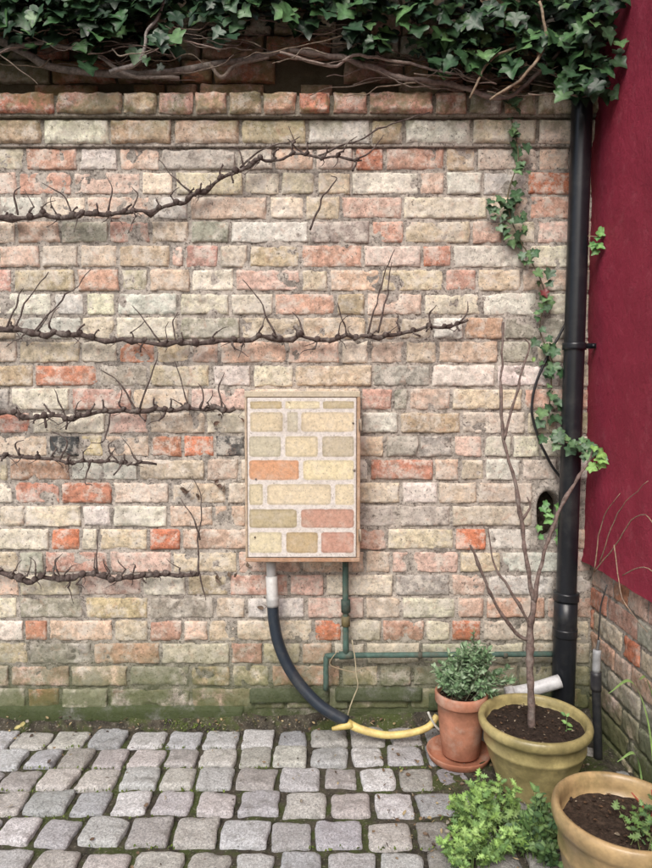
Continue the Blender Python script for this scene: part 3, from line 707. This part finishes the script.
sw([(531,628),(520,608),(508,586),(494,566),(488,530)],[.0045,.0038,.0032,.0028,.0018],[yb,-.40,-.41,-.41,-.41])
sw([(522,520),(530,506),(527,496)],[.0036,.0028,.0015],[-.36,-.36,-.36])
for px,py,s in[(596,458,.04),(604,452,.035),(588,466,.03),(598,462,.03),(594,446,.022)]:
    leaf(L,W(px,py,-.37),Vector((0,-1,.6))+rv(.4),Vector((random.uniform(-1,1),0,-.4)),s,(.20,.36,.10),IVY)
leaf(L,W(533,362,-.34),(0,-1,.5),(.3,0,1),.02,(.16,.25,.08),OV)
B.obj('branches',M_bark,parent=sp);L.obj('leaves',M_leafs,smooth=False,parent=sp)
# thin bare climber on the side wall and strap leaves at the right edge
B=MB(); tw=(.34,.24,.17)
def sx(pl,r,col=tw): tube(B,pl,r,col,5,6,.004,.2,random.randint(0,99))
sx([(.87,-.16,.58),(.875,-.3,.70),(.875,-.45,.82),(.87,-.6,.78)],[.0022,.0018,.0015,.001]); sx([(.87,-.3,.70),(.875,-.35,.55),(.88,-.5,.50)],[.0018,.0016,.001]); sx([(.87,-.16,.58),(.875,-.2,.75),(.875,-.32,.86)],[.002,.0016,.001])
sx([(.875,-.35,.62),(.875,-.5,.68),(.875,-.62,.62)],[.0018,.0014,.001]); sx([(.87,-.2,.62),(.87,-.32,.80),(.87,-.5,.92)],[.0018,.0014,.001])
B.obj('bare_climber',M_bark)
B=MB()
for b0,t1,t2,t3 in[((.86,-.62,-.01),(.84,-.60,.28),(.80,-.58,.40),(.74,-.58,.37)),((.87,-.60,-.01),(.85,-.62,.30),(.80,-.66,.44),(.76,-.70,.46)),((.86,-.55,-.01),(.84,-.56,.14),(.80,-.60,.22),(.74,-.64,.22))]:
    C=cat([b0,t1,t2,t3],8)
    wd=.006*np.sin(np.linspace(.5,3.1,len(C)))+.0006
    V=np.concatenate([C-np.stack([wd*.5,0*wd,-wd*.8],1),C+[0,0,-.0015],C+np.stack([wd*.5,0*wd,-wd*.8],1)]); n=len(C)
    i=np.arange(n-1); B.add(V,jit((.24,.40,.13),.15),quads=np.concatenate([np.stack([i,i+1,i+1+n,i+n],1),np.stack([i+n,i+1+n,i+1+2*n,i+2*n],1)]))
B.obj('strap_leaf_plant',M_leafs)
# ---------------------------------------------------------------- weeds
def herb(name,cx,cy,rx,ry,H,n,cols,sh,ls,rows_=2):
    e=empty(name); B=MB();L=MB()
    for k in range(n):
        a=random.uniform(0,6.28);r=math.sqrt(random.random()); p0=Vector((cx+.6*rx*r*math.cos(a),cy+.6*ry*r*math.sin(a),-.008))
        tip=Vector((cx+rx*r*math.cos(a),cy+ry*r*math.sin(a),H*(1.05-.6*r*r)*random.uniform(.4,1.35)))
        C=tube(B,[p0,(p0+tip)/2+Vector((0,0,.015)),tip],[.0016,.0012,.0008],(.14,.22,.07),5,5)
        for i,q_ in enumerate(C[3:]):
            for s in (-1,1)*rows_:
                d=(tip-p0).normalized()*.9+Vector((s*random.uniform(.3,1),random.uniform(-1,.6),random.uniform(-.2,.5)))
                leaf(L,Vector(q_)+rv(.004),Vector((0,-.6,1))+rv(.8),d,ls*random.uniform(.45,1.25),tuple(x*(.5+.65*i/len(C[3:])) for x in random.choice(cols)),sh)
    B.obj('stems',M_leafs,parent=e);L.obj('leaves',M_leafs,smooth=False,parent=e)
GR=[(.15,.25,.06),(.20,.33,.09),(.09,.17,.05),(.25,.38,.12),(.16,.27,.09)]
g=G(500,850); herb('green_weeds',g.x,g.y+.03,.12,.10,.13,52,GR,TH,.026,1)
g=G(470,868); herb('green_weeds',g.x,g.y,.08,.05,.07,22,GR,TH,.022,1)
g=G(545,860); herb('green_weeds',g.x,g.y+.02,.08,.08,.12,34,[(.05,.10,.04),(.08,.15,.05),(.12,.2,.07)],OV,.022,1)
g=G(562,790); herb('green_weeds',g.x+.02,g.y,.05,.05,.17,12,[(.16,.28,.09),(.10,.2,.07)],OV,.020,1)
# litter, grit and moss tufts
B=MB()
for k in range(800):
    if random.random()<.4: x,y=random.uniform(-1.4,.85),-abs(random.gauss(0,.035))-.02
    elif random.random()<.7: x,y=random.uniform(.15,.85),random.uniform(-.75,-.1)
    else: x,y=random.uniform(-1.3,.8),random.uniform(-1.,-.1)
    z=.03*max(0,1+y/.05)+.007
    leaf(B,(x,y,z+.003),Vector((0,-.2,1))+rv(.5),rv(1),random.uniform(.005,.018),random.choice([(.10,.065,.04),(.17,.12,.07),(.05,.035,.025),(.22,.2,.16),(.28,.22,.12)]),random.choice([OV,NAR]))
for px,py in[(14,729),(22,727)]: leaf(B,G(px,py,.025),(0,-.4,1),rv(1),.026,(.36,.32,.14),OV)
B.obj('leaf_litter',M_leafs,smooth=False)
B=MB()
for k in range(5200):
    if random.random()<.5: x,y=random.uniform(-2,.85),-abs(random.gauss(0,.022))-.012
    else:
        x=random.uniform(-1.3,.85); y=-.105-.06-random.randint(-1,7)*PITCH+random.gauss(0,.005)
    if vn(np.array([[x,y,0]]),5,3)[0]<-.1: continue
    z=.03*max(0,1+y/.05)-.004
    leaf(B,(x,y,z),Vector((0,-.6,.8))+rv(.8),Vector((0,0,1))+rv(.6),random.uniform(.005,.011),random.choice([(.08,.12,.02),(.11,.15,.03),(.06,.08,.02)]),NAR if random.random()<.5 else OV)
B.obj('moss',M_leafs,smooth=False)
# ---------------------------------------------------------------- light
w=bpy.data.worlds.new("World"); S.world=w; w.use_nodes=True; nt=w.node_tree
sky=nt.nodes.new('ShaderNodeTexSky'); sky.sky_type='NISHITA'; sky.sun_disc=False
EL=math.radians(47); RZ=math.radians(198)
sky.sun_elevation=EL; sky.sun_rotation=RZ; sky.air_density=1.0; sky.dust_density=4.0; sky.ozone_density=1.0
bg=nt.nodes['Background']; bg.inputs[1].default_value=.15; nt.links.new(sky.outputs[0],bg.inputs[0])
sl=bpy.data.lights.new('sun','SUN'); sl.energy=2.5; sl.angle=math.radians(35); sl.color=(1,.97,.93)
so=bpy.data.objects.new('sun',sl); S.collection.objects.link(so)
dirv=Vector((math.sin(RZ)*math.cos(EL),math.cos(RZ)*math.cos(EL),math.sin(EL)))
so.rotation_euler=dirv.to_track_quat('Z','Y').to_euler()
